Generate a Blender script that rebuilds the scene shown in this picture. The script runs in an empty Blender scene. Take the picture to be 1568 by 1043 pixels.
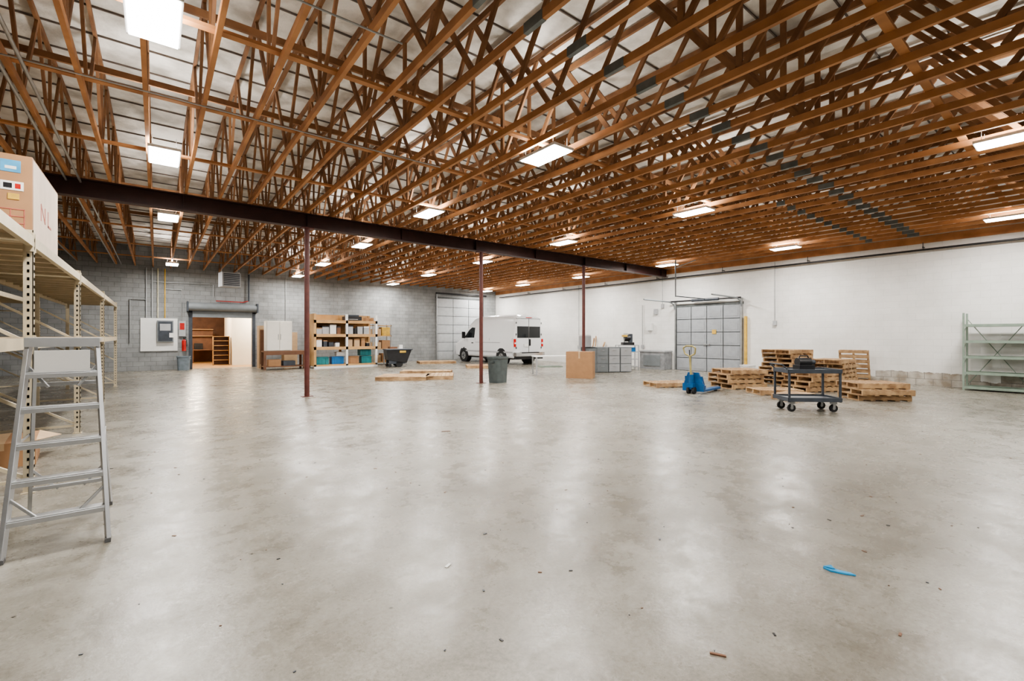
import bpy, math, random
from mathutils import Vector, Matrix
random.seed(7)
S = bpy.context.scene

# ------------------------------------------------------------------ materials
def M(name, col, rough=.5, metal=0, var=.15, scale=6, bump=0, bscale=40, emis=0, stretch=(1,1,1), col2=None, coat=0, p=(.35, .65), detail=4):
    m = bpy.data.materials.new(name); m.use_nodes = True
    nt = m.node_tree; N = nt.nodes; L = nt.links
    b = N['Principled BSDF']
    b.inputs['Roughness'].default_value = rough
    b.inputs['Metallic'].default_value = metal
    b.inputs['Coat Weight'].default_value = coat
    tc = N.new('ShaderNodeTexCoord'); mp = N.new('ShaderNodeMapping')
    mp.inputs['Scale'].default_value = stretch
    L.new(tc.outputs['Object'], mp.inputs['Vector'])
    no = N.new('ShaderNodeTexNoise'); no.inputs['Scale'].default_value = scale; no.inputs['Detail'].default_value = detail
    L.new(mp.outputs[0], no.inputs['Vector'])
    cr = N.new('ShaderNodeValToRGB')
    c2 = col2 if col2 else tuple(c*(1-var*2) for c in col)
    cr.color_ramp.elements[0].position = p[0]; cr.color_ramp.elements[1].position = p[1]
    cr.color_ramp.elements[0].color = (*c2, 1); cr.color_ramp.elements[1].color = (*col, 1)
    L.new(no.outputs['Fac'], cr.inputs[0]); L.new(cr.outputs[0], b.inputs['Base Color'])
    if bump:
        n2 = N.new('ShaderNodeTexNoise'); n2.inputs['Scale'].default_value = bscale; n2.inputs['Detail'].default_value = 5
        L.new(mp.outputs[0], n2.inputs['Vector'])
        bp = N.new('ShaderNodeBump'); bp.inputs['Strength'].default_value = bump; bp.inputs['Distance'].default_value = .05
        L.new(n2.outputs['Fac'], bp.inputs['Height']); L.new(bp.outputs[0], b.inputs['Normal'])
    if emis:
        b.inputs['Emission Color'].default_value = (1, .98, .95, 1); b.inputs['Emission Strength'].default_value = emis
        m.cycles.emission_sampling = 'NONE'
    return m

def cmu(name, axis, c1, c2, mortar, patch=False):
    m = bpy.data.materials.new(name); m.use_nodes = True
    nt = m.node_tree; N = nt.nodes; L = nt.links; b = N['Principled BSDF']
    b.inputs['Roughness'].default_value = .75
    tc = N.new('ShaderNodeTexCoord'); sx = N.new('ShaderNodeSeparateXYZ'); cx = N.new('ShaderNodeCombineXYZ')
    L.new(tc.outputs['Object'], sx.inputs[0])
    L.new(sx.outputs[axis], cx.inputs[0]); L.new(sx.outputs['Z'], cx.inputs[1])
    br = N.new('ShaderNodeTexBrick'); br.inputs['Scale'].default_value = 1
    br.inputs['Brick Width'].default_value = .4; br.inputs['Row Height'].default_value = .2
    br.inputs['Mortar Size'].default_value = .008; br.inputs['Mortar Smooth'].default_value = .4
    br.inputs['Color1'].default_value = (*c1, 1); br.inputs['Color2'].default_value = (*c2, 1); br.inputs['Mortar'].default_value = (*mortar, 1)
    L.new(cx.outputs[0], br.inputs['Vector'])
    no = N.new('ShaderNodeTexNoise'); no.inputs['Scale'].default_value = 1.1; no.inputs['Detail'].default_value = 6; no.inputs['Roughness'].default_value=.65
    L.new(tc.outputs['Object'], no.inputs['Vector'])
    cr = N.new('ShaderNodeValToRGB'); cr.color_ramp.elements[0].position = .3; cr.color_ramp.elements[1].position = .6
    cr.color_ramp.elements[0].color = (.88, .88, .87, 1) if patch else (.66, .66, .66, 1)
    L.new(no.outputs['Fac'], cr.inputs[0])
    mx = N.new('ShaderNodeMix'); mx.data_type = 'RGBA'; mx.blend_type = 'MULTIPLY'; mx.inputs[0].default_value = 1
    L.new(br.outputs['Color'], mx.inputs[6]); L.new(cr.outputs[0], mx.inputs[7])
    out = mx.outputs[2]
    if patch:
        # bottom block courses left unpainted: height steps block by block
        def math_(op, a, v=None, link2=None):
            n = N.new('ShaderNodeMath'); n.operation = op; L.new(a, n.inputs[0])
            if v is not None: n.inputs[1].default_value = v
            if link2 is not None: L.new(link2, n.inputs[1])
            return n.outputs[0]
        fy = math_('FLOOR', math_('MULTIPLY', sx.outputs['Y'], 2.5))
        wn = N.new('ShaderNodeTexWhiteNoise'); wn.noise_dimensions = '1D'; L.new(fy, wn.inputs['W'])
        hgt = math_('ADD', math_('MULTIPLY', math_('GREATER_THAN', wn.outputs[0], .45), .2), .2)
        n2 = N.new('ShaderNodeTexNoise'); n2.inputs['Scale'].default_value = 6; n2.inputs['Detail'].default_value = 6
        L.new(tc.outputs['Object'], n2.inputs['Vector'])
        hgt = math_('ADD', hgt, None, math_('MULTIPLY', math_('SUBTRACT', n2.outputs['Fac'], .5), .18))
        low = math_('LESS_THAN', sx.outputs['Z'], None, hgt)
        ymask = math_('LESS_THAN', sx.outputs['Y'], 5.6)
        mu = math_('MULTIPLY', low, None, ymask)
        n3 = N.new('ShaderNodeTexNoise'); n3.inputs['Scale'].default_value = 3.5; n3.inputs['Detail'].default_value = 5
        L.new(tc.outputs['Object'], n3.inputs['Vector'])
        r3 = N.new('ShaderNodeValToRGB'); r3.color_ramp.elements[0].position = .35; r3.color_ramp.elements[1].position = .6
        r3.color_ramp.elements[0].color = (.27, .23, .18, 1); r3.color_ramp.elements[1].color = (.48, .45, .40, 1)
        L.new(n3.outputs['Fac'], r3.inputs[0])
        mj = N.new('ShaderNodeMix'); mj.data_type = 'RGBA'; L.new(br.outputs['Fac'], mj.inputs[0]); L.new(r3.outputs[0], mj.inputs[6]); mj.inputs[7].default_value = (.2, .19, .17, 1)
        m2 = N.new('ShaderNodeMix'); m2.data_type = 'RGBA'
        L.new(mu, m2.inputs[0]); L.new(out, m2.inputs[6]); L.new(mj.outputs[2], m2.inputs[7])
        out = m2.outputs[2]
    L.new(out, b.inputs['Base Color'])
    bp = N.new('ShaderNodeBump'); bp.inputs['Strength'].default_value = .25; bp.inputs['Distance'].default_value = .01; bp.invert = True
    L.new(br.outputs['Fac'], bp.inputs['Height']); L.new(bp.outputs[0], b.inputs['Normal'])
    return m

def floor_mat():
    m = bpy.data.materials.new('polished_concrete'); m.use_nodes = True
    nt = m.node_tree; N = nt.nodes; L = nt.links; b = N['Principled BSDF']
    tc = N.new('ShaderNodeTexCoord')
    def noise(s, d, r=.6, dist=0):
        n = N.new('ShaderNodeTexNoise'); n.inputs['Scale'].default_value = s; n.inputs['Detail'].default_value = d; n.inputs['Roughness'].default_value = r; n.inputs['Distortion'].default_value = dist
        L.new(tc.outputs['Object'], n.inputs['Vector']); return n
    def ramp(src, p0, c0, p1, c1):
        r = N.new('ShaderNodeValToRGB'); e = r.color_ramp.elements
        e[0].position = p0; e[0].color = (*c0, 1); e[1].position = p1; e[1].color = (*c1, 1)
        L.new(src, r.inputs[0]); return r
    def mul(a, c, f=1):
        x = N.new('ShaderNodeMix'); x.data_type = 'RGBA'; x.blend_type = 'MULTIPLY'; x.inputs[0].default_value = f
        L.new(a, x.inputs[6]); L.new(c, x.inputs[7]); return x.outputs[2]
    a = ramp(noise(.45, 7, .6, .6).outputs['Fac'], .36, (.195, .178, .148), .64, (.30, .285, .25))
    c = ramp(noise(1.8, 10, .75).outputs['Fac'], .33, (.70, .69, .65), .60, (1.05, 1.05, 1.05))
    d = ramp(noise(45, 6, .7).outputs['Fac'], .35, (.76, .75, .73), .6, (1.05, 1.05, 1.05))
    o = mul(mul(a.outputs[0], c.outputs[0]), d.outputs[0])
    v = N.new('ShaderNodeTexVoronoi'); v.inputs['Scale'].default_value = 2.6; v.inputs['Randomness'].default_value = 1
    L.new(tc.outputs['Object'], v.inputs['Vector'])
    vr = ramp(v.outputs['Distance'], .02, (.16, .14, .12), .04, (1, 1, 1)); o = mul(o, vr.outputs[0], .85)
    v2 = N.new('ShaderNodeTexVoronoi'); v2.inputs['Scale'].default_value = 8; L.new(tc.outputs['Object'], v2.inputs['Vector'])
    vr2 = ramp(v2.outputs['Distance'], .03, (.5, .47, .43), .06, (1, 1, 1)); o = mul(o, vr2.outputs[0], .6)
    s = ramp(noise(.9, 12, .78, 1.0).outputs['Fac'], .35, (.58, .55, .50), .43, (1, 1, 1)); o = mul(o, s.outputs[0], .65)
    L.new(o, b.inputs['Base Color'])
    rr = ramp(noise(2.6, 10, .75).outputs['Fac'], .35, (.17,)*3, .65, (.42,)*3)
    L.new(rr.outputs[0], b.inputs['Roughness'])
    bp = N.new('ShaderNodeBump'); bp.inputs['Strength'].default_value = .13; bp.inputs['Distance'].default_value = .012
    L.new(noise(26, 8, .7).outputs['Fac'], bp.inputs['Height']); L.new(bp.outputs[0], b.inputs['Normal'])
    b.inputs['Specular IOR Level'].default_value = .55
    return m

TRUSS = M('truss_lumber', (.53, .26, .11), .6, scale=2.5, col2=(.36, .165, .066))
WEB = M('truss_web_lumber', (.33, .17, .08), .7, scale=3, col2=(.20, .10, .05))
PLATE = M('gusset_steel', (.20, .22, .215), .5, .4)
INS = M('insulation_facing', (.90, .88, .83), .7, scale=1.6, col2=(.46, .44, .40), bump=1, bscale=3.5, p=(.34, .58), detail=9)
BATTEN = M('batten_dark', (.18, .15, .13), .8)
BEAMM = M('oxide_red_steel', (.045, .017, .015), .5, .2)
COLM = M('column_red_paint', (.12, .035, .028), .45)
WHITE = M('white_enamel', (.75, .75, .74), .4, var=.04)
LENS = M('led_lens', (.9, .9, .9), .4, var=0, emis=20)
GALV = M('galvanized', (.42, .43, .43), .4, .7, var=.1)
ALU = M('ladder_aluminium', (.48, .49, .50), .38, .8, var=.05)
BLACK = M('black_plastic', (.015, .015, .017), .4)
RUBBER = M('rubber', (.02, .02, .02), .8)
FOOT = M('ladder_foot', (.12, .12, .12), .7)
DKGREY = M('dark_grey_paint', (.05, .06, .075), .45)
MIDGREY = M('grey_paint', (.20, .22, .23), .5, var=.06)
LTGREY = M('light_grey_paint', (.38, .39, .40), .5, var=.05)
TAN = M('rack_tan_paint', (.52, .45, .32), .45, var=.08)
DECK = M('deck_board', (.36, .28, .18), .7, scale=3)
CARD = M('cardboard', (.36, .20, .10), .8, var=.06)
CARD2 = M('cardboard_light', (.50, .35, .21), .8, var=.06)
CARDW = M('cardboard_white', (.60, .49, .40), .8, var=.04)
PINE = M('pallet_wood', (.52, .35, .19), .75, scale=5, col2=(.28, .17, .09))
PLY = M('plywood', (.55, .34, .15), .6, scale=2, col2=(.42, .25, .11))
BROWN = M('brown_wood', (.18, .085, .045), .6, scale=3)
BLUE = M('blue_paint', (.005, .10, .28), .35)
BLUEB = M('blue_plastic', (.02, .16, .42), .4)
TEAL = M('teal_plastic', (.02, .20, .22), .4)
RED = M('red_paint', (.5, .02, .015), .4)
REDP = M('red_print', (.48, .14, .10), .7)
YEL = M('yellow_paint', (.7, .45, .08), .5)
JACKH = M('jack_handle_yellow', (.42, .36, .16), .5)
CREAM = M('cream_paint', (.70, .66, .48), .5)
GREEN = M('pale_green_paint', (.25, .32, .26), .5, var=.08)
BINGREY = M('bin_grey', (.09, .11, .11), .5)
CARP = M('van_white', (.72, .73, .74), .2, var=.01, coat=.5)
GLASS = M('dark_glass', (.012, .014, .016), .06, var=0)
TAIL = M('tail_lamp', (.55, .01, .01), .2, var=0)
CHROME = M('chrome', (.6, .6, .6), .15, .9, var=0)
DOORM = M('door_panel_grey', (.34, .36, .38), .45, var=.05)
DOORW = M('door_panel_white', (.48, .50, .51), .45, var=.05)
SEAM = M('door_seam', (.10, .11, .11), .6)
PAPER = M('paper', (.74, .74, .72), .6, var=.02)
LBLUE = M('sticker_blue', (.08, .35, .6), .6)
TAPEB = M('blue_nitrile', (.03, .32, .62), .5)
OFFW = M('office_wall_warm', (.78, .74, .66), .7, var=.02)

# ------------------------------------------------------------------ builder
class MB:
    def __init__(s): s.v = []; s.f = []; s.m = []; s.sm = []; s.mats = []
    def mi(s, mat):
        if mat not in s.mats: s.mats.append(mat)
        return s.mats.index(mat)
    def add(s, vs, fs, mat, smooth=False):
        o = len(s.v); s.v += [tuple(x) for x in vs]; k = s.mi(mat)
        for f in fs: s.f.append(tuple(i+o for i in f)); s.m.append(k); s.sm.append(smooth)
    def box(s, c, d, mat, rz=0, R=None):
        hx, hy, hz = d[0]/2, d[1]/2, d[2]/2
        if R is None: R = Matrix.Rotation(rz, 3, 'Z')
        c = Vector(c)
        vs = [c + R @ Vector((x*hx, y*hy, z*hz)) for z in (-1, 1) for y in (-1, 1) for x in (-1, 1)]
        s.add(vs, [(0, 2, 3, 1), (4, 5, 7, 6), (0, 1, 5, 4), (2, 6, 7, 3), (0, 4, 6, 2), (1, 3, 7, 5)], mat)
    def bb(s, x0, x1, y0, y1, z0, z1, mat):
        s.box(((x0+x1)/2, (y0+y1)/2, (z0+z1)/2), (x1-x0, y1-y0, z1-z0), mat)
    def beam(s, p0, p1, w, h, mat):
        p0 = Vector(p0); p1 = Vector(p1); d = (p1-p0); L = d.length; d.normalize()
        side = d.cross(Vector((0, 0, 1)))
        if side.length < 1e-3: side = Vector((1, 0, 0))
        side.normalize(); up = side.cross(d)
        R = Matrix((side, d, up)).transposed()
        s.box((p0+p1)/2, (w, L, h), mat, R=R)
    def cyl(s, p0, p1, r, mat, n=14, r2=None, smooth=True):
        p0 = Vector(p0); p1 = Vector(p1); r2 = r if r2 is None else r2
        d = (p1-p0).normalized(); a = d.cross(Vector((0, 0, 1)))
        if a.length < 1e-3: a = Vector((1, 0, 0))
        a.normalize(); b = d.cross(a)
        vs = [p0 + (a*math.cos(t)+b*math.sin(t))*r for t in [2*math.pi*i/n for i in range(n)]]
        vs += [p1 + (a*math.cos(t)+b*math.sin(t))*r2 for t in [2*math.pi*i/n for i in range(n)]]
        s.add(vs, [(i, (i+1) % n, n+(i+1) % n, n+i) for i in range(n)], mat, smooth)
        s.add(vs[:n], [tuple(range(n))[::-1]], mat); s.add(vs[n:], [tuple(range(n))], mat)
    def tube(s, pts, r, mat, n=8):
        for a, b in zip(pts, pts[1:]): s.cyl(a, b, r, mat, n)
    def prism(s, pts, off, mat):
        pts = [Vector(p) for p in pts]; off = Vector(off); n = len(pts)
        vs = pts + [p+off for p in pts]
        s.add(vs, [tuple(range(n))[::-1], tuple(range(n, 2*n))] + [(i, (i+1) % n, n+(i+1) % n, n+i) for i in range(n)], mat)
    def done(s, name, loc=(0, 0, 0), rz=0, bevel=0):
        me = bpy.data.meshes.new(name); me.from_pydata(s.v, [], s.f)
        for m in s.mats: me.materials.append(m)
        me.polygons.foreach_set('material_index', s.m); me.polygons.foreach_set('use_smooth', s.sm)
        me.update()
        import bmesh
        bm = bmesh.new(); bm.from_mesh(me); bmesh.ops.recalc_face_normals(bm, faces=bm.faces); bm.to_mesh(me); bm.free()
        ob = bpy.data.objects.new(name, me); ob.location = loc; ob.rotation_euler = (0, 0, rz)
        S.collection.objects.link(ob)
        if bevel:
            b = ob.modifiers.new('b', 'BEVEL'); b.width = bevel; b.segments = 2; b.limit_method = 'ANGLE'; b.angle_limit = math.radians(50)
        return ob

def inst(ob, name, loc, rz=0):
    o = ob.copy(); o.name = name; o.location = loc; o.rotation_euler = (0, 0, rz); S.collection.objects.link(o); return o

# ------------------------------------------------------------------ room shell
XL, XR, YF, YB = -9.0, 18.5, -7.0, 25.5
YBM = 12.1
ZC = 4.55           # underside of bottom chords
CH = .095
def ztop(y):        # top chord centre
    return 6.05 - (y-YBM)*.05 if y > YBM else 6.05 + (y-YBM)*.02
CMUG = cmu('cmu_grey', 'X', (.27, .28, .28), (.32, .33, .33), (.17, .175, .17))
CMUL = cmu('cmu_grey_side', 'Y', (.27, .28, .28), (.32, .33, .33), (.17, .175, .17))
CMUW = cmu('cmu_white', 'Y', (.74, .735, .71), (.77, .765, .74), (.69, .685, .66), patch=True)
FL = floor_mat()
b = MB(); b.bb(XL-.2, XR+.2, YF-.2, YB+.2, -.2, 0, FL); b.done('floor')
b = MB(); b.bb(XR, XR+.2, YF, YB, 0, 6.6, CMUW); b.done('wall_right')
b = MB(); b.bb(XL-.2, XL, YF, YB, 0, 6.6, CMUL); b.done('wall_left')
b = MB(); b.bb(XL, XR, YF-.2, YF, 0, 6.6, CMUG); b.done('wall_front')
b = MB()
OX0, OX1, OZ = 1.3, 3.7, 2.6
b.bb(XL-.2, OX0, YB, YB+.2, 0, 6.6, CMUG); b.bb(OX1, XR+.2, YB, YB+.2, 0, 6.6, CMUG); b.bb(OX0, OX1, YB, YB+.2, OZ, 6.6, CMUG)
b.done('wall_back')
# roof deck / insulation
b = MB()
def roofq(y0, y1):
    z0 = ztop(y0)+.08; z1 = ztop(y1)+.08
    b.prism([(XL-.2, y0, z0), (XL-.2, y1, z1), (XR+.2, y1, z1), (XR+.2, y0, z0)], (0, 0, .15), INS)
roofq(YF-.2, YBM); roofq(YBM, YB+.2)
b.done('ceiling')
b = MB(); y = YF+.3
while y < YB-.1:
    b.box(((XL+XR)/2, y, ztop(y)+.065), (XR-XL, .018, .025), BATTEN); y += .8
b.done('trim_ceiling_battens')

# trusses
b = MB(); xs = []; x = XL+.35
while x < XR-.3: xs.append(x); x += .61
def truss(x, y0, y1, n, vert):
    b.beam((x, y0, ZC+CH/2), (x, y1, ZC+CH/2), .048, CH, TRUSS)
    b.beam((x, y0, ztop(y0+.01)), (x, y1, ztop(y1)), .04, .09, WEB)
    p = (y1-y0)/n
    for i in range(n):
        a = y0+i*p; c = a+p/2
        zt = ztop(c)-.04
        b.beam((x, a+.05, ZC+.09), (x, c-.04, zt), .036, .07, WEB)
        b.beam((x, c+.04, zt), (x, a+p-.05, ZC+.09), .036, .07, WEB)
        if i and (vert or i % 2): b.beam((x, a, ZC+.09), (x, a, ztop(a)), .036, .07, WEB)
for k, x in enumerate(xs):
    truss(x, YF+.02, YBM, 10, False); truss(x, YBM, YB-.02, 8, True)
    b.box((x, 3.4, ZC+CH/2), (.054, .28, CH+.008), PLATE)
    if x > 11: b.box((x, 4.5, ZC+CH/2), (.054, .18, CH+.008), PLATE)
b.done('roof_trusses')
b = MB()
for y in (-2.5, 1.3, 5.6, 7.6, 9.9, 14.2, 17.0, 20.2, 23.2):
    b.bb(XL+.05, XR-.05, y-.045, y+.045, ZC+CH+.002, ZC+CH+.04, TRUSS)
for y in (6.6, 8.9, 15.3, 18.6):
    b.bb(XL+.05, XR-.05, y+.03, y+.07, 5.36, 5.45, WEB)
b.done('truss_bracing_boards')
b = MB(); b.bb(XR-.06, XR-.002, YF+.1, YB-.05, 4.34, 4.56, TRUSS); b.done('trim_ledger_right')

# beam + columns
b = MB(); x0, x1 = XL+.02, 18.44
b.bb(x0, x1, YBM-.1, YBM+.1, 4.20, 4.225, BEAMM); b.bb(x0, x1, YBM-.1, YBM+.1, 4.525, 4.55, BEAMM); b.bb(x0, x1, YBM-.012, YBM+.012, 4.22, 4.53, BEAMM)
for i in range(-4, 9):
    xx = 2.96+i*2.5
    if x0 < xx < x1: b.bb(xx-.008, xx+.008, YBM-.09, YBM+.09, 4.22, 4.53, BEAMM)
b.done('steel_girder')
b = MB(); b.cyl((0, 0, .012), (0, 0, 4.185), .06, COLM, 20); b.bb(-.13, .13, -.1, .1, 0, .014, COLM); b.bb(-.14, .14, -.1, .1, 4.182, 4.2, COLM)
c0 = b.done('steel_column', (2.96, YBM, 0))
inst(c0, 'steel_column', (8.2, YBM, 0)); inst(c0, 'steel_column', (12.95, YBM, 0)); inst(c0, 'steel_column', (-4.6, YBM, 0))

# ------------------------------------------------------------------ light fixtures
b = MB(); LW, LL = .38, .80
b.bb(-LW/2-.02, LW/2+.02, -LL/2-.02, LL/2+.02, .03, .07, WHITE); b.bb(-.10, .10, -.3, .3, .07, .11, WHITE)
b.bb(-LW/2, LW/2, -LL/2, LL/2, .018, .032, LENS)
for sx in (-.15, .15):
    for sy in (-.33, .33): b.cyl((sx, sy, .06), (sx, sy, .25), .004, GALV, 6)
fx = None
pos = [(-.02, 5.3), (.1, 9.3), (.23, 14.0), (.5, 23.0), (4.95, 5.45), (5.1, 9.75), (5.2, 14.5), (5.3, 19.2), (5.4, 23.7),
       (9.95, .72), (9.95, 5.8), (10.0, 10.2), (10.1, 14.8), (10.2, 19.5), (10.4, 24.1), (16.5, 1.3), (16.4, 6.3), (16.5, 10.8), (16.5, 15.6), (16.4, 20.0), (16.8, 24.2),
       (0, .4), (5, -3.4), (0, -3.8), (10, -3.6), (-5, 5), (-5, 15)]
for i, (x, y) in enumerate(pos):
    z = 4.38
    if fx is None: fx = b.done('led_high_bay_light', (x, y, z))
    else: inst(fx, 'led_high_bay_light', (x, y, z))
    l = bpy.data.lights.new('high_bay_lamp', 'AREA'); l.shape = 'RECTANGLE'; l.size = LW-.02; l.size_y = LL-.02; l.energy = 160; l.color = (1, .97, .925)
    o = bpy.data.objects.new('high_bay_lamp', l); o.location = (x, y, z+.012); S.collection.objects.link(o)
    l2 = bpy.data.lights.new('ceiling_fill_light', 'AREA'); l2.shape = 'RECTANGLE'; l2.size = LW; l2.size_y = LL; l2.energy = 38; l2.color = (1, .97, .92)  # added upward fill that brightens the ceiling, not a part of the fixture
    o = bpy.data.objects.new('ceiling_fill_light', l2); o.location = (x, y, z+.12); o.rotation_euler = (math.pi, 0, 0); S.collection.objects.link(o)

# ------------------------------------------------------------------ pipes, conduits
b = MB()
b.cyl((18.3, -5, 4.12), (18.3, 24.8, 4.12), .03, BLACK, 10)
y = -3
while y < 24: b.cyl((18.3, y, 4.12), (18.3, y, 4.34), .01, BLACK, 6); b.box((18.38, y, 4.2), (.2, .03, .03), BLACK); y += 3.1
b.done('sprinkler_pipe')
b = MB()
for x, z in ((-1.35, 4.47), (-1.15, 4.47), (-2.5, 4.44)):
    b.cyl((x, -2, z), (x, 12.0, z), .02, GALV, 8)
for x in (-1.35, -1.15, -2.5): b.cyl((x, 12.2, 4.5), (x, 24.9, 4.5), .02, GALV, 8)
b.tube([(-1.5, 7.2, 4.52), (4, 7.2, 4.52)], .01, GALV); b.tube([(-3, 4.4, 4.52), (2, 4.4, 4.52)], .01, GALV)
b.done('ceiling_conduit')
b = MB()
for x in (-.35, -.15, .05, .3): b.tube([(x, 25.44, 2.31), (x, 25.44, 4.5)], .025, LTGREY if x < 0 else YEL if x > .2 else CREAM)
b.tube([(.3, 25.44, 3.6), (.9, 25.44, 3.6), (.9, 25.44, 2.22)], .02, GALV)
b.tube([(-.35, 25.44, 3.1), (-.9, 25.44, 3.1), (-.9, 25.44, 1.2)], .018, GALV); b.tube([(-.15, 25.44, 3.9), (2.1, 25.44, 3.9), (2.1, 25.44, 3.3)], .018, GALV)
b.tube([(5.2, 25.44, 1.2), (5.2, 25.44, 4.5)], .02, GALV)
b.done('wall_conduit')
b = MB()
for y, z0, z1 in ((7.45, 2.0, 4.3), (12.3, 2.9, 4.3), (13.4, 1.0, 3.0), (17.6, .9, 4.3)):
    b.tube([(18.45, y, z0), (18.45, y, z1)], .015, GALV); b.box((18.45, y, z0), (.08, .12, .18), LTGREY)
b.box((18.42, 13.0, 1.95), (.12, .3, .35), PAPER); b.box((18.44, 12.65, 2.65), (.1, .18, .25), LTGREY); b.box((18.44, 14.4, 1.5), (.08, .2, .3), LTGREY)
b.done('wall_electrical_box')

# ------------------------------------------------------------------ overhead doors
def sect_door(name, w, h, cols, rows, mat, loc, rz, win=False):
    b = MB(); b.bb(-w/2, w/2, -.04, 0, 0, h, SEAM)
    ph = h/rows; pw = w/cols
    for r in range(rows):
        for c in range(cols):
            b.bb(-w/2+c*pw+.02, -w/2+(c+1)*pw-.02, -.065, -.03, r*ph+.015, (r+1)*ph-.015, mat)
            b.bb(-w/2+c*pw+.10, -w/2+(c+1)*pw-.10, -.075, -.06, r*ph+.1, (r+1)*ph-.1, mat)
    for sx in (-1, 1):
        b.bb(sx*(w/2+.04)-.03, sx*(w/2+.04)+.03, -.12, 0, 0, h+.25, GALV)
    b.bb(-w/2-.1, w/2+.1, -.03, 0, h, h+.1, SEAM)
    return b, name, loc, rz
bld, n, l, r = sect_door('door_2', 2.85, 2.8, 4, 5, DOORM, (XR-.005, 10.15, 0), -math.pi/2)
bld.cyl((-1.7, -.2, 3.05), (1.5, -.2, 3.05), .035, BLACK, 10); bld.cyl((-.6, -.2, 3.05), (.6, -.2, 3.05), .06, DKGREY, 12)
for sx in (-1, 1):
    bld.tube([(sx*1.48, -.1, 2.7), (sx*1.48, -.2, 2.92), (sx*1.48, -.5, 3.02), (sx*1.48, -2.4, 3.05)], .028, MIDGREY)
bld.tube([(0, -2.4, 3.05), (0, -2.4, 4.5)], .025, MIDGREY); bld.tube([(0, -.2, 3.08), (0, -2.4, 3.08)], .02, DKGREY); bld.tube([(0, -2.4, 4.2), (.5, -1.8, 4.5)], .02, GALV)
bld.bb(.25, .42, -.09, -.07, 1.6, 1.78, YEL); bld.box((0, -.09, 1.15), (.3, .04, .05), GALV)
bld.bb(1.58, 1.66, -.10, 0, .1, 2.3, YEL)
bld.done(n, l, r)
bld, n, l, r = sect_door('door_1', 3.5, 3.9, 3, 7, DOORW, (15.65, YB-.005, 0), 0)
bld.cyl((-1.9, -.2, 4.2), (1.9, -.2, 4.2), .05, BLACK, 10)
bld.done(n, l, r)

# office opening with roll-up shutter hood
b = MB()
b.bb(OX0-.14, OX0, YB-.06, YB-.002, 0, OZ+.04, DKGREY); b.bb(OX1, OX1+.14, YB-.06, YB-.002, 0, OZ+.04, DKGREY)
b.bb(OX0-.14, OX1+.14, YB-.06, YB-.002, OZ, OZ+.08, DKGREY)
b.cyl((OX0-.2, YB-.22, OZ+.26), (OX1+.2, YB-.22, OZ+.26), .19, MIDGREY, 20); b.bb(OX0-.22, OX0-.16, YB-.42, YB-.01, OZ+.04, OZ+.48, DKGREY); b.bb(OX1+.16, OX1+.22, YB-.42, YB-.01, OZ+.04, OZ+.48, DKGREY)
b.bb(OX0, OX1, YB-.1, YB-.06, OZ-.22, OZ+.1, MIDGREY)
b.done('door_3')
WARM = M('floor_office_wood', (.5, .3, .14), .4)
b = MB(); b.bb(-.5, 6, YB+.2, 33, -.2, 0, WARM); b.done('floor_office')
b = MB(); b.bb(-.5, 6, YB+.2, 33, 3.0, 3.1, OFFW); b.done('ceiling_office')
b = MB(); b.bb(-.6, -.5, YB+.2, 33, 0, 3, PLY); b.done('wall_office_left')
b = MB(); b.bb(-.6, 6, 33, 33.1, 0, 3, BROWN); b.done('wall_office_back')
b = MB(); b.bb(6, 6.1, YB+.2, 33.1, 0, 3, OFFW); b.done('wall_office_right')
b = MB(); b.bb(3.1, 5.95, 27.6, 27.7, 0, 3, OFFW); b.bb(3.1, 3.2, 27.7, 31, 0, 3, OFFW); b.done('wall_office_partition')
b = MB()
for x in (0, .7): b.bb(x, x+.03, 0, .35, 0, 1.5, PLY)
for z in (0, .25, .5, .75, 1, 1.25, 1.47): b.bb(0, .73, 0, .35, z, z+.03, PLY)
b.bb(0, .73, .33, .35, 0, 1.5, BROWN); b.done('wood_cubby_shelf', (2.3, 28.0, 0))
b = MB(); b.bb(0, 1.0, 0, .6, .7, .75, BROWN); b.bb(0, .05, 0, .6, 0, .7, BROWN); b.bb(.95, 1, 0, .6, 0, .7, BROWN); b.bb(0, 1, .56, .6, .75, 1.9, BROWN); b.bb(0, 1, .3, .6, 1.5, 1.53, PLY); b.bb(.1, .5, .3, .5, .75, 1.1, BLACK); b.bb(0, 1, .3, .6, 1.88, 1.92, PLY)
b.done('wood_hutch_desk', (1.6, 31.2, 0))
for p in ((1.6, 28.6, 2.7), (4.5, 26.6, 2.7)):
    l = bpy.data.lights.new('office_lamp', 'POINT'); l.energy = 280; l.color = (1, .86, .68); l.shadow_soft_size = .2
    o = bpy.data.objects.new('office_lamp', l); o.location = p; S.collection.objects.link(o)

# electrical panel board, extinguisher, bin
b = MB()
b.bb(-.55, .75, 25.44, 25.495, .85, 2.3, PAPER); b.bb(.02, .6, 25.3, 25.44, 1.25, 2.2, MIDGREY); b.bb(.06, .56, 25.28, 25.3, 1.3, 2.15, DKGREY)
b.bb(.12, .5, 25.27, 25.28, 1.75, 2.05, LTGREY); b.bb(.8, 1.05, 25.38, 25.495, 1.5, 2.2, LTGREY); b.bb(.83, 1.0, 25.37, 25.38, 1.8, 2.1, RED); b.bb(.45, .6, 25.25, 25.28, 1.45, 1.65, PAPER)
b.done('electrical_panel')
b = MB(); b.cyl((0, 0, 0), (0, 0, .45), .08, RED, 16); b.cyl((0, 0, .45), (0, 0, .52), .08, RED, 16, .03); b.cyl((0, 0, .52), (0, 0, .6), .02, BLACK); b.box((.03, -.03, .6), (.12, .03, .03), BLACK); b.tube([(.0, 0, .57), (.1, -.02, .5), (.11, -.02, .2)], .012, BLACK)
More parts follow.
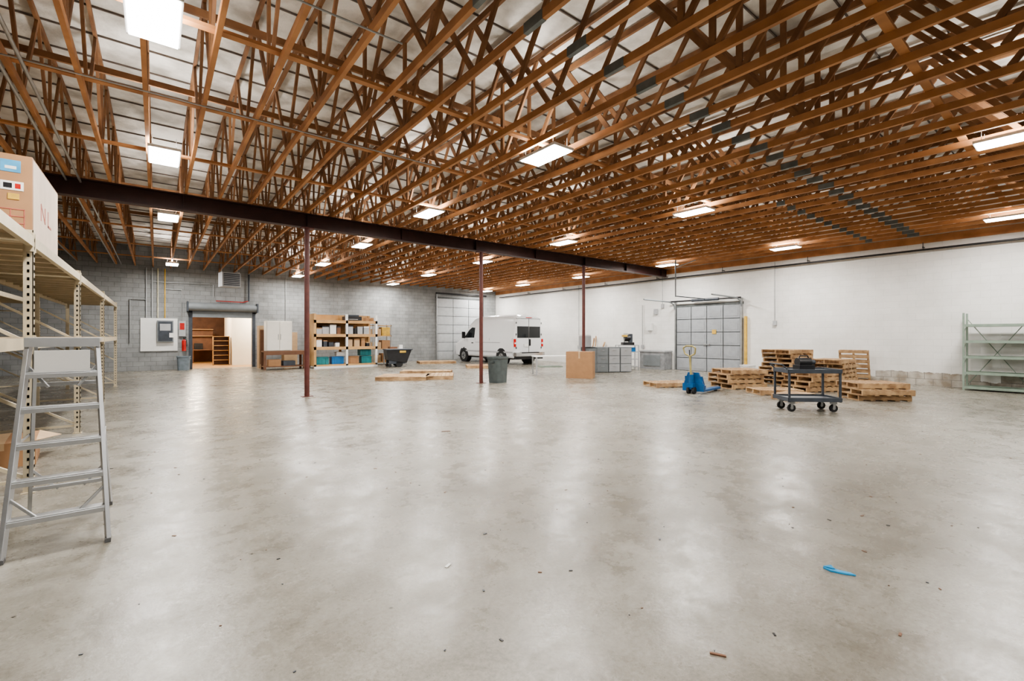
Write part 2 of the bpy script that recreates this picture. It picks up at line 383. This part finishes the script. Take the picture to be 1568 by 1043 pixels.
b.box((0, .09, .3), (.1, .03, .1), LTGREY)
b.done('fire_extinguisher', (.98, 25.38, .84))
def bin_(name, loc, w, d, h, mat, rz=0, r=.08):
    b = MB(); t = .85
    def ring(wx, dy, z): 
        o = []
        for cx, cy, a0 in ((1, 1, 0), (-1, 1, 90), (-1, -1, 180), (1, -1, 270)):
            for k in range(4):
                a = math.radians(a0+k*30); o.append((cx*(wx/2-r)+r*math.cos(a), cy*(dy/2-r)+r*math.sin(a), z))
        return o
    rs = [ring(w*t, d*t, 0), ring(w*.97, d*.97, h*.92), ring(w*1.04, d*1.04, h*.93), ring(w*1.04, d*1.04, h), ring(w*.95, d*.95, h), ring(w*t*.95, d*t*.95, .03)]
    n = 16
    for i in range(5):
        vs = rs[i]+rs[i+1]; b.add(vs, [(k, (k+1) % n, n+(k+1) % n, n+k) for k in range(n)], mat, False)
    b.add(rs[0], [tuple(range(n))[::-1]], mat); b.add(rs[5], [tuple(range(n))], BLACK)
    for sx in (-1, 1): b.box((sx*w*.53, 0, h*.8), (.03, .14, .04), mat)
    return b.done(name, loc, rz)
bin_('trash_bin', (.95, 24.9, 0), .5, .45, .62, M('bin_bluegrey', (.18, .22, .25), .5))
bin_('trash_bin', (8.75, 11.95, 0), .58, .5, .84, BINGREY, .3)

# unit heater
b = MB(); b.bb(-.35, .35, -.25, .25, 0, .6, LTGREY)
for i in range(7): b.bb(-.3, .3, -.28, -.25, .06+i*.075, .1+i*.075, DKGREY)
b.bb(-.2, .2, .25, .34, .1, .5, DKGREY)
for sx in (-.3, .3): b.cyl((sx, 0, .6), (sx, 0, .96), .01, GALV, 6)
b.cyl((.4, .3, .1), (.4, .3, .7), .08, LTGREY)
b.done('unit_heater', (2.45, 22.6, 3.58), .2, .01)
b = MB(); b.cyl((3.55, 25.38, 3.2), (3.55, 25.38, 4.5), .04, DKGREY, 10); b.tube([(3.55, 25.38, 3.22), (3.3, 25.38, 3.14), (2.2, 25.38, 3.16)], .02, RED); b.done('fire_riser_pipe')

# ------------------------------------------------------------------ pallet racking
def rack(name, ys, xf, depth, H, mats=(TAN,), lv=(1.38, 2.36)):
    b = MB(); A = mats[0]
    for y in ys:
        for x in (xf-.035, xf-depth+.035):
            b.bb(x-.035, x+.035, y-.03, y-.022, 0, H, A); b.bb(x-.035, x+.035, y+.022, y+.03, 0, H, A) 
            b.bb(x+.027, x+.035, y-.03, y+.03, 0, H, A) if x > xf-.1 else b.bb(x-.035, x-.027, y-.03, y+.03, 0, H, A)
            b.bb(x-.05, x+.05, y-.06, y+.06, 0, .01, A)
            z = .1
            while z < H-.05:
                b.box((xf+.001, y-.012, z), (.003, .012, .028), BLACK); b.box((xf+.001, y+.012, z), (.003, .012, .028), BLACK)
                b.box((xf-.035, y-.031, z), (.016, .003, .028), BLACK); z += .075
        zs = [.15, .8, 1.45, 2.1]
        for i, z in enumerate(zs[:-1]):
            b.beam((xf-.06, y, z), (xf-depth+.06, y, zs[i+1]), .03, .03, A)
        for z in (.12, H-.1): b.beam((xf-.06, y, z), (xf-depth+.06, y, z), .03, .03, A)
    for y0, y1 in zip(ys, ys[1:]):
        for z in lv:
            for x in (xf-.02, xf-depth+.02):
                b.bb(x-.022, x+.022, y0+.03, y1-.03, z, z+.10, A); b.bb(x-.03, x+.025, y0+.03, y0+.06, z-.05, z+.13, A); b.bb(x-.03, x+.025, y1-.06, y1-.03, z-.05, z+.13, A)
            n = int((y1-y0)/.5)
            for k in range(n+1):
                yy = y0+.1+k*(y1-y0-.2)/n; b.bb(xf-depth+.04, xf-.04, yy-.03, yy+.03, z+.05, z+.09, A)
            b.bb(xf-depth+.045, xf-.045, y0+.04, y1-.04, z+.09, z+.11, DECK)
    return b.done(name)
rack('pallet_rack', [2.9, 6.3, 9.7, 13.8, 18.0], -.93, 1.1, 2.52)
rack('pallet_rack', [6.9, 10.4, 14, 18.4], -2.6, 1.1, 2.3)
# big printed box
b = MB(); w, d, h = 1.0, 1.5, .84
b.bb(-w, 0, 0, d, 0, h, CARD)
b.bb(.0005, .004, .03, d-.03, .02, h-.02, CARDW)
F = -.004
b.bb(-.22, -.08, F, 0, .66, .78, LBLUE); b.bb(-.19, -.11, F-.002, 0, .69, .72, PAPER)
b.bb(-.22, -.06, F-.001, 0, .48, .57, PAPER); b.bb(-.20, -.14, F-.003, 0, .5, .55, BLACK); b.bb(-.12, -.08, F-.003, 0, .5, .55, RED); b.bb(-.17, -.09, F-.003, 0, .39, .45, YEL)
for z in (.08, .15, .22, .29): b.bb(-.26, -.05, F, 0, z, z+.01, REDP)
for x in (-.26, -.155, -.06): b.bb(x, x+.008, F, 0, .08, .30, REDP)
for z in (.3, .45, .6): b.bb(-.9, -.36, F, 0, z, z+.05, REDP)
for k, y in enumerate((.4, .62, .80)):
    b.bb(.003, .007, y, y+.03, .28, .46, REDP)
b.beam((.005, .41, .46), (.005, .63, .29), .004, .025, REDP); b.bb(.003, .007, .80, 1.0, .28, .305, REDP)
b.done('printed_cardboard_box', (-.99, 6.62, 2.472), 0, .004)
b = MB(); b.bb(-.3, .3, -.4, .4, 0, .28, CARD); b.bb(-.05, .05, -.401, .401, .2, .283, CARD2); b.prism([(.3, -.4, .28), (.3, .4, .28), (.5, .38, .2)], (0, 0, .006), CARD2); b.done('open_cardboard_box', (-1.45, 8.0, 0), .1)
b = MB()
for i, (y, hh) in enumerate(((0, .3), (.7, .4), (1.6, .25))): b.bb(-.3, .3, y, y+.5, 0, hh, CARD2 if i else BROWN); b.bb(-.31, .31, y+.22, y+.28, 0, hh+.002, PAPER)
b.done('cardboard_box_row', (-3.2, 11.2, 1.491))

# ------------------------------------------------------------------ step ladder
b = MB(); H = 1.47
fw, tw = .265, .185
for sx in (-1, 1):
    b.beam((sx*fw, -.5, .02), (sx*tw, -.08, H), .026, .07, ALU); b.box((sx*fw, -.5, .015), (.035, .08, .03), FOOT)
    b.beam((sx*.25, .45, .02), (sx*.17, .08, H-.02), .022, .045, ALU); b.box((sx*.25, .45, .015), (.03, .06, .03), FOOT)
    b.beam((sx*.24, -.28, .72), (sx*.225, .26, .72), .006, .022, ALU)
    b.beam((sx*.10, -.44, .235), (sx*.245, -.40, .39), .016, .018, ALU)
    b.beam((sx*.08, .42, .22), (sx*.235, .37, .42), .016, .018, ALU)
    b.beam((sx*.08, -.14, 1.12), (sx*.19, -.11, 1.28), .016, .018, ALU)
for k in range(1, 6):
    z = k*.245; t = z/H; y = -.5+.42*t; w = fw+(tw-fw)*t
    b.box((0, y+.01, z), (2*w, .085, .022), ALU); b.box((0, y-.035, z-.016), (2*w, .006, .034), ALU)
for z in (.25, .62, 1.12):
    t = z/H; y = .45-.37*t; w = .25-.075*t
    b.box((0, y, z), (2*w, .02, .03), ALU)
b.bb(-.205, .205, -.15, .15, H-.01, H+.02, ALU); b.bb(-.205, .205, -.155, -.147, H-.05, H+.02, ALU)
b.box((0, -.17, H-.15), (.30, .01, .15), PAPER); b.bb(-.155, .155, -.175, -.10, H-.24, H-.22, PAPER)
b.done('step_ladder', (-.56, 4.95, 0), .03, .002)

# ------------------------------------------------------------------ cargo van
def van():
    b = MB()
    def base(z):
        pts = [(0.2, .93), (.45, .98), (.95, 1.015), (1.35, 1.0), (2.15, .90), (2.67, .82)]
        for (a, wa), (c, wc) in zip(pts, pts[1:]):
            if z <= c: return wa+(wc-wa)*max(0, (z-a))/(c-a)
        return pts[-1][1]
    st = [(0, 2.50, .93), (.05, 2.58, .985), (.25, 2.64, 1), (1.2, 2.67, 1), (2.4, 2.67, 1), (3.5, 2.66, 1), (3.95, 2.58, 1), (4.25, 2.38, 1), (4.6, 1.98, 1), (4.95, 1.55, 1), (5.05, 1.42, 1), (5.5, 1.34, .99), (5.85, 1.22, .95), (6.0, 1.05, .90), (6.08, .8, .84)]
    ts = [0, .06, .15, .3, .45, .58, .7, .8, .87, .92, .96, .985, 1]
    rings = []
    for y, zt, ws in st:
        zb = .36 if y < 5.7 else .38
        half = []
        for t in ts:
            z = zb+(zt-zb)*t; q = (zt-z)/.22; w = base(z)*ws
            if q < 1: w *= .55+.45*math.sqrt(max(0, 1-(1-q)**2))
            half.append((w, z))
        half.append((0, zt+.015))
        ring = [(w, y, z) for w, z in half] + [(-w, y, z) for w, z in half[:-1]][::-1]
        rings.append(ring)
    n = len(rings[0])
    for i in range(len(rings)-1):
        fs = [(k, (k+1) % n, n+(k+1) % n, n+k) for k in range(n)]
        vs = rings[i]+rings[i+1]
        if 7 <= i <= 8:
            tops = [f for f in fs if 9 <= f[0] <= n-11]; rest = [f for f in fs if f not in tops]
            b.add(vs, tops, GLASS, True); b.add(vs, rest, CARP, True)
        else: b.add(vs, fs, CARP, True)
    b.add(rings[0], [tuple(range(n))], CARP); b.add(rings[-1], [tuple(range(n))[::-1]], BLACK)
    def side(poly, mat, off=.006):
        for sx in (-1, 1):
            o = [(sx*(base(z)+off), y, z) for y, z in poly]; b.prism(o, (-sx*.012, 0, 0), mat)
    side([(3.72, 1.42), (3.72, 2.0), (4.05, 2.02), (4.35, 1.86), (4.72, 1.5), (4.72, 1.42)], GLASS)
    for y in (3.62, 4.78, 2.2, .15): side([(y, .5), (y, 1.35), (y, 1.40), (y+.012, 1.40), (y+.012, 1.35), (y+.012, .5)], SEAM, .002)
    side([(.1, .62), (.1, .70), (5.0, .70), (5.0, .62)], LTGREY, .012)
    side([(1.2, 1.15), (1.2, 1.17), (3.6, 1.17), (3.6, 1.15)], SEAM, .002)
    side([(3.78, 1.1), (3.78, 1.15), (3.98, 1.15), (3.98, 1.1)], BLACK, .02)
    for y in (1.1, 4.85):
        for sx in (-1, 1):
            b.cyl((sx*.72, y, .42), (sx*1.004, y, .42), .46, BLACK, 28)
            b.cyl((sx*.76, y, .37), (sx*1.012, y, .37), .37, RUBBER, 28); b.cyl((sx*.8, y, .37), (sx*1.018, y, .37), .22, GALV, 20); b.cyl((sx*.8, y, .37), (sx*1.03, y, .37), .07, DKGREY, 14)
            for k in range(5):
                a = k*1.2566; b.cyl((sx*1.0, y+.14*math.cos(a), .37+.14*math.sin(a)), (sx*1.022, y+.14*math.cos(a), .37+.14*math.sin(a)), .035, BLACK, 8)
    def rearw(x0, x1, z0, z1, t, mat, y=-.01): b.bb(x0, x1, y-t, .06, z0, z1, mat)
    rearw(-.78, -.03, 1.42, 2.02, .01, GLASS); rearw(.03, .78, 1.42, 2.02, .01, GLASS)
    rearw(-.008, .008, .6, 2.45, .006, SEAM); rearw(-.82, .82, 2.42, 2.44, .004, SEAM)
    for sx in (-1, 1):
        b.bb(sx*.93-.055, sx*.93+.055, -.03, .1, .95, 1.36, TAIL); b.bb(sx*.93-.05, sx*.93+.05, -.035, .1, 1.1, 1.18, PAPER)
        for z in (.9, 1.6, 2.2): b.box((sx*.86, -.02, z), (.05, .03, .1), SEAM)
        b.beam((sx*.97, 4.55, 1.5), (sx*1.15, 4.55, 1.5), .04, .04, BLACK); b.box((sx*1.2, 4.55, 1.58), (.18, .1, .38), BLACK)
        b.bb(sx*.72-.14, sx*.72+.14, 5.86, 6.02, .85, 1.1, PAPER)
    b.bb(-.98, .98, -.16, .08, .46, .66, CHROME); b.bb(-.6, .6, -.165, .08, .62, .67, BLACK); b.bb(-.95, .95, -.05, .2, .3, .46, BLACK)
    b.bb(-.35, -.05, -.035, 0, .95, 1.1, PAPER); b.bb(.02, .1, -.05, 0, 1.0, 1.35, BLACK); b.bb(-.2, .2, -.03, 0, 2.47, 2.5, TAIL)
    b.bb(-.6, .6, 5.98, 6.11, .6, 1.0, BLACK); b.bb(-.96, .96, 5.86, 6.14, .38, .6, LTGREY)
    b.bb(-.85, .85, .3, 5.7, .28, .42, BLACK)
    return b.done('cargo_van', (15.5, 18.4, 0), .0)
van()

# ------------------------------------------------------------------ pallets
def pallet(b, cx, cy, z, rz, L=1.2, W=1.0):
    R = Matrix.Rotation(rz, 3, 'Z'); c = Vector((cx, cy, z))
    def bx(p, d): b.box(c+R @ Vector(p), d, PINE, R=R)
    for y in (-W/2+.02, 0, W/2-.02): bx((0, y, .07), (L, .04, .09))
    n = max(7, int(L/.155))
    for i in range(n): bx((-L/2+.055+i*(L-.11)/(n-1), 0, .125), (.105, W, .018))
    for i in range(5): bx((-L/2+.05+i*(L-.1)/4, 0, .011), (.1, W, .018))
def stack(x, y, n, rz, L=1.2, W=1.0, j=.06):
    b = MB()
    for i in range(n): pallet(b, random.uniform(-j, j), random.uniform(-j, j), i*.136, random.uniform(-.06, .06), L, W)
    return b.done('wooden_pallet_stack' if n > 1 else 'wooden_pallet', (x, y, 0), rz)
stack(13.55, 6.5, 4, -.45, 1.15, .95, .09); stack(15.7, 6.0, 8, -.2, 1.1, .95); stack(16.2, 4.9, 6, -.1, 1.1, .85, .1); stack(14.35, 4.85, 4, -.4, 1.1, .9); stack(13.45, 3.25, 3, -.75, 1.15, .8, .08)
stack(12.75, 5.15, 1, -.7, 1.1, .75); stack(12.2, 7.9, 1, -.4, 1.2, .8); stack(12.1, 4.5, 1, -.1, .9, .6)
def planks(x, y, rz, L, W, n, name='wood_plank_platform'):
    b = MB()
    for yy in (-W/2+.05, 0, W/2-.05): b.box((0, yy, .05), (L, .09, .10), PINE)
    for i in range(n): b.box((-L/2+(i+.5)*L/n, random.uniform(-.03, .03), .115), (L/n-.012, W, .025), random.choice([PINE, PINE, CARD2]))
    return b.done(name, (x, y, 0), rz)
planks(6.9, 15.0, -.62, 1.7, 1.4, 12); planks(8.1, 14.6, -.55, .95, 1.5, 7); planks(8.6, 16.6, -.62, 2.0, .8, 12); planks(12.3, 22.6, -.3, 2.0, 1.1, 12); planks(12.2, 18.2, -.5, 1.2, 1.1, 8)
b = MB(); R0 = Matrix.Rotation(math.radians(78), 3, 'Y')
for y in (-.38, 0, .38): b.box(R0 @ Vector((-.0, y, 0)), (1.05, .04, .09), PINE, R=R0)
for i in range(7):
    for zz in (.052, -.052): b.box(R0 @ Vector((-.48+i*.16, 0, zz)), (.09, .8, .018), PINE, R=R0)
o = b.done('leaning_wooden_pallet', (18.05, 4.85, .53), 0)

# ------------------------------------------------------------------ utility cart
b = MB(); L, W = 1.0, .6
for z in (.24, .80):
    b.bb(-L/2, L/2, -W/2, W/2, z, z+.02, DKGREY)
    for sy in (-1, 1): b.bb(-L/2, L/2, sy*W/2-.012, sy*W/2+.012, z-.03, z+.05, DKGREY)
    for sx in (-1, 1): b.bb(sx*L/2-.012, sx*L/2+.012, -W/2, W/2, z-.03, z+.05, DKGREY)
for sx in (-1, 1):
    for sy in (-1, 1):
        b.bb(sx*(L/2-.02)-.018, sx*(L/2-.02)+.018, sy*(W/2-.02)-.018, sy*(W/2-.02)+.018, .2, .85, DKGREY)
        b.box((sx*(L/2-.1), sy*(W/2-.1), .185), (.1, .08, .06), GALV)
        b.cyl((sx*(L/2-.1), sy*(W/2-.1)-.02, .075), (sx*(L/2-.1), sy*(W/2-.1)+.02, .075), .075, RUBBER, 18); b.cyl((sx*(L/2-.1), sy*(W/2-.1)-.025, .075), (sx*(L/2-.1), sy*(W/2-.1)+.025, .075), .03, GALV, 10)
        for s2 in (-1, 1): b.box((sx*(L/2-.1), sy*(W/2-.1)+s2*.03, .12), (.05, .006, .12), GALV)
b.tube([(-L/2, -.25, .84), (-L/2-.10, -.25, .94), (-L/2-.10, .25, .94), (-L/2, .25, .84)], .013, DKGREY)
b.done('utility_cart', (10.4, 3.6, 0), math.radians(-42), .003)
b = MB(); b.bb(-.16, .16, -.11, .11, 0, .1, BLACK); b.cyl((-.14, 0, .15), (.12, 0, .15), .09, BLACK, 16); b.cyl((.12, 0, .15), (.22, 0, .15), .05, DKGREY); b.tube([(-.1, 0, .24), (-.08, 0, .28), (.08, 0, .28), (.1, 0, .24)], .012, BLACK)
b.done('power_tool', (10.4, 3.65, .822), -.6, .005)

# ------------------------------------------------------------------ pallet jack (forks +X)
b = MB()
for sy in (-1, 1):
    b.prism([(0, sy*.2-.08, .06), (1.15, sy*.2-.08, .05), (1.2, sy*.2-.04, .05), (1.2, sy*.2+.04, .05), (1.15, sy*.2+.08, .05), (0, sy*.2+.08, .06)], (0, 0, .05), BLUE)
    b.cyl((1.0, sy*.2-.05, .04), (1.0, sy*.2+.05, .04), .04, GALV, 12)
    b.cyl((-.15, sy*.07-.03, .09), (-.15, sy*.07+.03, .09), .09, RUBBER, 18)
    b.prism([(.02, sy*.2-.03, .06), (.25, sy*.2-.03, .08), (.02, sy*.2-.03, .45), (-.02, sy*.2-.03, .45)], (0, .06, 0), BLUE)
b.bb(-.05, .03, -.28, .28, .06, .26, BLUE); b.prism([(-.03, -.26, .24), (-.03, .26, .24), (-.03, .14, .55), (-.03, -.14, .55)], (.05, 0, 0), BLUE)
b.cyl((-.15, 0, .12), (-.15, 0, .5), .06, BLUE); b.box((-.15, 0, .22), (.2, .16, .1), BLUE); b.cyl((-.08, 0, .2), (-.08, 0, .58), .03, GALV)
b.tube([(-.17, 0, .45), (-.24, 0, .98)], .028, JACKH)
b.tube([(-.24, 0, .98), (-.245, .13, 1.05), (-.28, .16, 1.2), (-.285, .08, 1.25), (-.285, -.08, 1.25), (-.28, -.16, 1.2), (-.245, -.13, 1.05), (-.24, 0, .98)], .022, JACKH); b.tube([(-.25, 0, 1.0), (-.275, 0, 1.15)], .012, BLACK)
b.done('pallet_jack', (11.15, 6.5, 0), math.radians(8))

# ------------------------------------------------------------------ green shelving unit (right wall)
b = MB(); W = 1.2; D = .55
for y in (0, W):
    for x in (0, D): b.bb(x-.022, x+.022, y-.022, y+.022, 0, 2.15, GREEN)
    for z in (.3, .75, 1.2, 1.65): b.beam((0, y, z-.1), (D, y, z+.2), .012, .02, GREEN)
for z in (.08, .48, .92, 1.35, 1.8):
    b.bb(-.01, D+.01, 0, W, z, z+.015, GREEN); b.bb(-.02, -.01, 0, W, z-.035, z+.035, GREEN); b.bb(D+.01, D+.02, 0, W, z-.035, z+.035, GREEN)
b.beam((D+.01, 0, .1), (D+.01, W, 2.0), .006, .02, GREEN); b.beam((D+.01, W, .1), (D+.01, 0, 2.0), .006, .02, GREEN)
b.done('metal_shelving_unit', (17.75, 1.05, 0))

# ------------------------------------------------------------------ centre right clutter
def carton(name, loc, d, mat, rz=0):
    b = MB(); w, l, h = d; b.bb(-w/2, w/2, -l/2, l/2, 0, h, mat); b.bb(-.03, .03, -l/2-.002, l/2+.002, h*.75, h+.002, CARD2); b.bb(-w/2, w/2, -.003, .003, h, h+.003, BROWN)
    return b.done(name, loc, rz, .006)
carton('cardboard_box', (12.15, 11.5, 0), (.95, .75, .95), CARD, -.95)
b = MB(); b.bb(-.8, .8, -.4, .4, .7, .74, PAPER)
for sx in (-.75, .75):
    for sy in (-.35, .35): b.bb(sx-.025, sx+.025, sy-.025, sy+.025, 0, .7, LTGREY)
b.bb(-.6, .3, -.3, .3, .30, .34, GREEN); b.done('white_work_table', (12.3, 13.1, 0), -.5)
b = MB(); b.bb(0, .5, 0, .7, 0, 1.05, MIDGREY)
for i in range(4):
    b.bb(.5*i, .5*i+.48, 0, .7, 0.02, 1.05, MIDGREY)
    for z in (.05, .38, .71): b.bb(.5*i+.02, .5*i+.46, -.015, 0, z, z+.3, LTGREY if i > 1 else MIDGREY); b.bb(.5*i+.17, .5*i+.31, -.03, -.01, z+.2, z+.22, GALV)
b.done('filing_cabinet_row', (13.9, 12.9, 0), -.55)
b = MB(); b.bb(0, .03, 0, .5, 0, .45, LTGREY); b.bb(.2, .23, 0, .5, 0, .5, PAPER); b.bb(-.1, .3, 0, .5, 0, .02, LTGREY); b.done('metal_divider_plate', (14.1, 12.75, 1.06), .8)
b = MB()
for sx in (0, .9):
    for sy in (0, .5): b.bb(sx-.02, sx+.02, sy-.02, sy+.02, 0, 1.1, LTGREY)
for z in (.12, .45, .78, 1.08): b.bb(0, .9, 0, .5, z, z+.03, LTGREY)
b.bb(.1, .5, .1, .4, .48, .7, PAPER); b.bb(.5, .8, .1, .4, .81, 1.0, BLUEB); b.bb(.1, .4, .1, .4, .15, .35, CARD2)
b.done('wheeled_shelf_cart', (16.3, 13.1, 0), -.6)
b = MB(); b.bb(0, .5, 0, .4, 0, .12, BLACK); b.bb(.3, .45, .1, .3, .1, .5, DKGREY); b.cyl((.1, .2, .3), (.35, .2, .3), .14, BLACK); b.cyl((.1, .2, .12), (.1, .2, .3), .03, GALV); b.bb(.02, .2, .05, .35, .36, .46, YEL); b.done('bench_saw', (16.5, 13.0, 1.11), -.6, .01)
b = MB(); b.bb(-.3, .3, -.65, .65, 0, .82, M('grey_bin_face', (.30, .31, .32), .6)); b.bb(-.32, .32, -.67, .67, .78, .85, LTGREY); b.box((-.31, .0, .4), (.02, .9, .5), MIDGREY)
b.done('grey_storage_chest', (18.12, 12.45, 0), 0, .02)
bin_('white_plastic_bucket', (17.9, 8.2, 0), .45, .45, .4, WHITE)
b = MB(); b.beam((17.9, 16.0, 0), (18.4, 16.3, 1.5), .05, .09, PINE); b.beam((17.8, 16.2, 0), (18.42, 16.45, 1.4), .04, .09, PINE); b.beam((17.9, 15.8, 0), (18.4, 15.7, 1.2), .09, .03, PINE); b.done('leaning_lumber')

# ------------------------------------------------------------------ back-left storage
b = MB()
b.bb(0, 1.7, 0, .75, .78, .84, BROWN); b.bb(0, 1.7, 0, .75, .12, .16, BROWN)
for sx in (.04, 1.66):
    for sy in (.04, .71): b.bb(sx-.045, sx+.045, sy-.045, sy+.045, 0, .8, BROWN)
b.bb(.03, 1.67, .0, .04, .66, .78, BROWN); b.bb(.2, .7, .1, .6, .16, .45, CARD); b.bb(.8, 1.3, .1, .6, .16, .38, DKGREY)
b.done('wood_workbench', (3.75, 22.6, 0))
CABW = M('cabinet_white', (.80, .77, .70), .5, var=.02)
b = MB(); b.bb(0, 1.05, 0, .6, 0, 1.35, CABW); b.bb(.02, .515, -.03, 0, .03, 1.32, CABW); b.bb(.535, 1.03, -.03, 0, .03, 1.32, CABW); b.bb(.47, .49, -.06, -.03, .5, .75, GALV); b.bb(.56, .58, -.06, -.03, .5, .75, GALV); b.done('wall_cabinet', (3.85, 22.65, .845), 0, .005)
carton('cardboard_box', (5.2, 24.6, 0), (.6, .6, 1.7), CARD2)
b = MB()
b.bb(0, .3, 0, .5, 0, 2.0, CARD2); b.bb(.05, .25, -.02, 0, .2, 1.8, BROWN); b.done('narrow_wood_cabinet', (3.75, 23.9, 0))
# big wooden shelving
b = MB(); WS, DS, HS = 2.9, 1.0, 2.55
for x in (0, 1.45, WS):
    for y in (0, DS): b.bb(x-.05, x+.05, y-.05, y+.05, 0, HS, PAPER if y == 0 and x > 0 else PLY)
for z in (.12, .95, 1.55, 2.2):
    b.bb(-.05, WS+.05, -.03, DS+.03, z, z+.05, PLY); b.bb(-.05, WS+.05, -.05, -.03, z-.08, z+.06, PLY)
b.bb(0, WS, DS, DS+.02, .95, 2.55, PLY); b.bb(-.06, -.03, 0, DS, .12, 2.55, PLY)
b.bb(-.05, WS+.05, -.08, -.05, .0, .10, PAPER)
b.done('wood_storage_shelving', (5.75, 22.1, 0))
cols = [CARD, CARD2, BLACK, PAPER, BROWN, DKGREY, CARD, CARD2, LTGREY]
def shelf_items(name, x0, x1, y0, z, hmax, step=.3):
    b = MB(); x = x0
    while x < x1-.1:
        w = random.uniform(.12, step); h = random.uniform(hmax*.35, hmax); m = random.choice(cols); 
        if x+w > x1: break
        dd = random.uniform(.25, .6); b.bb(x, x+w, y0, y0+dd, z, z+h, m); b.bb(x-.004, x+w+.004, y0-.004, y0+dd, z+h*.86, z+h+.004, random.choice(cols)); x += w+random.uniform(.02, .1)
    b.done(name)
shelf_items('stored_supplies', 5.85, 7.1, 22.2, 1.001, .45); shelf_items('stored_supplies', 7.3, 8.55, 22.2, 1.001, .45)
shelf_items('stored_supplies', 5.85, 7.1, 22.2, 1.601, .5); shelf_items('stored_supplies', 7.3, 8.55, 22.2, 1.601, .45, .4)
def tote(loc, mat, w=.55, d=.4, h=.36):
    b = MB()
    b.prism([(-w/2, -d/2, 0), (w/2, -d/2, 0), (w/2, d/2, 0), (-w/2, d/2, 0)], (0, 0, h*.9), mat)
    b.bb(-w/2-.02, w/2+.02, -d/2-.02, d/2+.02, h*.85, h*.93, mat); b.bb(-w/2+.02, w/2-.02, -d/2+.02, d/2-.02, h*.93, h, mat)
    for sx in (-.15, .15): b.bb(sx-.02, sx+.02, -d/2-.012, -d/2, .03, h*.85, mat)
    b.done('plastic_storage_tote', loc, 0, .01)
tote((6.15, 22.5, .171), TEAL); tote((6.85, 22.5, .171), BLUEB); tote((7.6, 22.5, .171), CARD, .5); tote((8.25, 22.5, .171), TEAL, .5); tote((7.0, 22.5, .55), PAPER, .4, .3, .2); tote((8.2, 22.5, .55), TEAL)
b = MB(); b.bb(0, .8, 0, .5, 0, .22, BLACK); b.bb(.1, .7, .1, .45, .22, .3, DKGREY); b.bb(.15, .6, -.05, .05, .06, .08, PAPER); b.done('office_printer', (7.2, 22.3, 2.252), 0, .02)
carton('cardboard_box', (8.45, 22.6, 2.252), (.4, .4, .18), CARD)
b = MB()
for x in (0, 1.0):
    for y in (0, .6): b.bb(x-.03, x+.03, y-.03, y+.03, 0, 2.15, GALV)
for z in (.1, .8, 1.5, 2.05): b.bb(-.03, 1.03, -.03, .63, z, z+.04, PLY)
for i, z in enumerate((.14, .84, 1.54)): b.bb(.05, .45, .05, .5, z, z+.35, CARD2); b.bb(.5, .95, .05, .5, z, z+.45, YEL if i == 2 else CARD)
b.done('steel_parts_shelving', (9.0, 23.4, 0))
b = MB(); b.bb(0, 1.1, 0, .7, .78, .83, PAPER)
for x in (.05, 1.05):
    for y in (.05, .65): b.bb(x-.025, x+.025, y-.025, y+.025, 0, .78, GALV)
b.bb(.2, .6, .2, .5, .83, .95, BROWN); b.bb(.7, .9, .2, .4, .83, 1.05, PAPER); b.done('folding_table', (9.4, 22.4, 0))
# black tilt truck
b = MB()
b.prism([(-.55, -.4, .35), (.35, -.4, .2), (.6, -.4, .85), (-.62, -.4, .85)], (0, .8, 0), BLACK); b.bb(-.66, .64, -.44, .44, .83, .88, DKGREY)
for sy in (-.35, .35): b.cyl((.0, sy-.03, .17), (.0, sy+.03, .17), .17, RUBBER, 18); b.cyl((-.45, sy-.02, .08), (-.45, sy+.02, .08), .08, RUBBER, 14); b.bb(-.5, .3, sy-.03, sy+.03, .16, .36, DKGREY)
b.bb(.0, .3, -.44, -.42, .7, .8, YEL); b.done('black_tilt_truck', (9.4, 21.2, 0), -.2, .01)

# ------------------------------------------------------------------ floor debris
b = MB()
for i in range(300):
    x = random.uniform(-.5, 10); y = random.uniform(.5, 10); s = random.uniform(.004, .013)
    b.box((x, y, .0025), (s*random.uniform(1, 3), s, .003), random.choice([BROWN, BLACK, DKGREY, BROWN]), random.uniform(0, 3))
b.box((2.08, 1.09, .004), (.07, .012, .006), BROWN, -1.0); b.box((3.6, 6.3, .004), (.14, .03, .006), BROWN, -.4); b.box((1.5, 2.6, .003), (.05, .02, .004), PAPER, .5)
b.done('floor_debris')
b = MB()
b.prism([(-.08, .03, 0), (-.03, .045, 0), (.0, .01, 0), (.06, -.01, 0), (.08, -.035, 0), (.03, -.03, 0), (-.02, -.02, 0), (-.05, -.01, 0)], (0, 0, .012), TAPEB)
b.prism([(-.08, .03, .012), (-.03, .04, .02), (-.02, .0, .014)], (0, 0, .006), TAPEB)
b.done('blue_nitrile_glove', (3.42, 1.0, 0), -.9, .003)

# ------------------------------------------------------------------ world, camera
w = bpy.data.worlds.new('world'); S.world = w; w.use_nodes = True
w.node_tree.nodes['Background'].inputs[0].default_value = (.7, .8, 1, 1); w.node_tree.nodes['Background'].inputs[1].default_value = .3
cam = bpy.data.cameras.new('camera'); cam.lens = 16; cam.sensor_width = 36; cam.shift_y = -.0041; cam.clip_start = .05
co = bpy.data.objects.new('camera', cam); co.location = (0, 0, 1.5); co.rotation_euler = (math.radians(90), 0, math.radians(-38)); S.collection.objects.link(co); S.camera = co
S.view_settings.view_transform = 'AgX'
try: S.view_settings.look = 'AgX - Medium High Contrast'
except Exception: pass
S.view_settings.exposure = .15
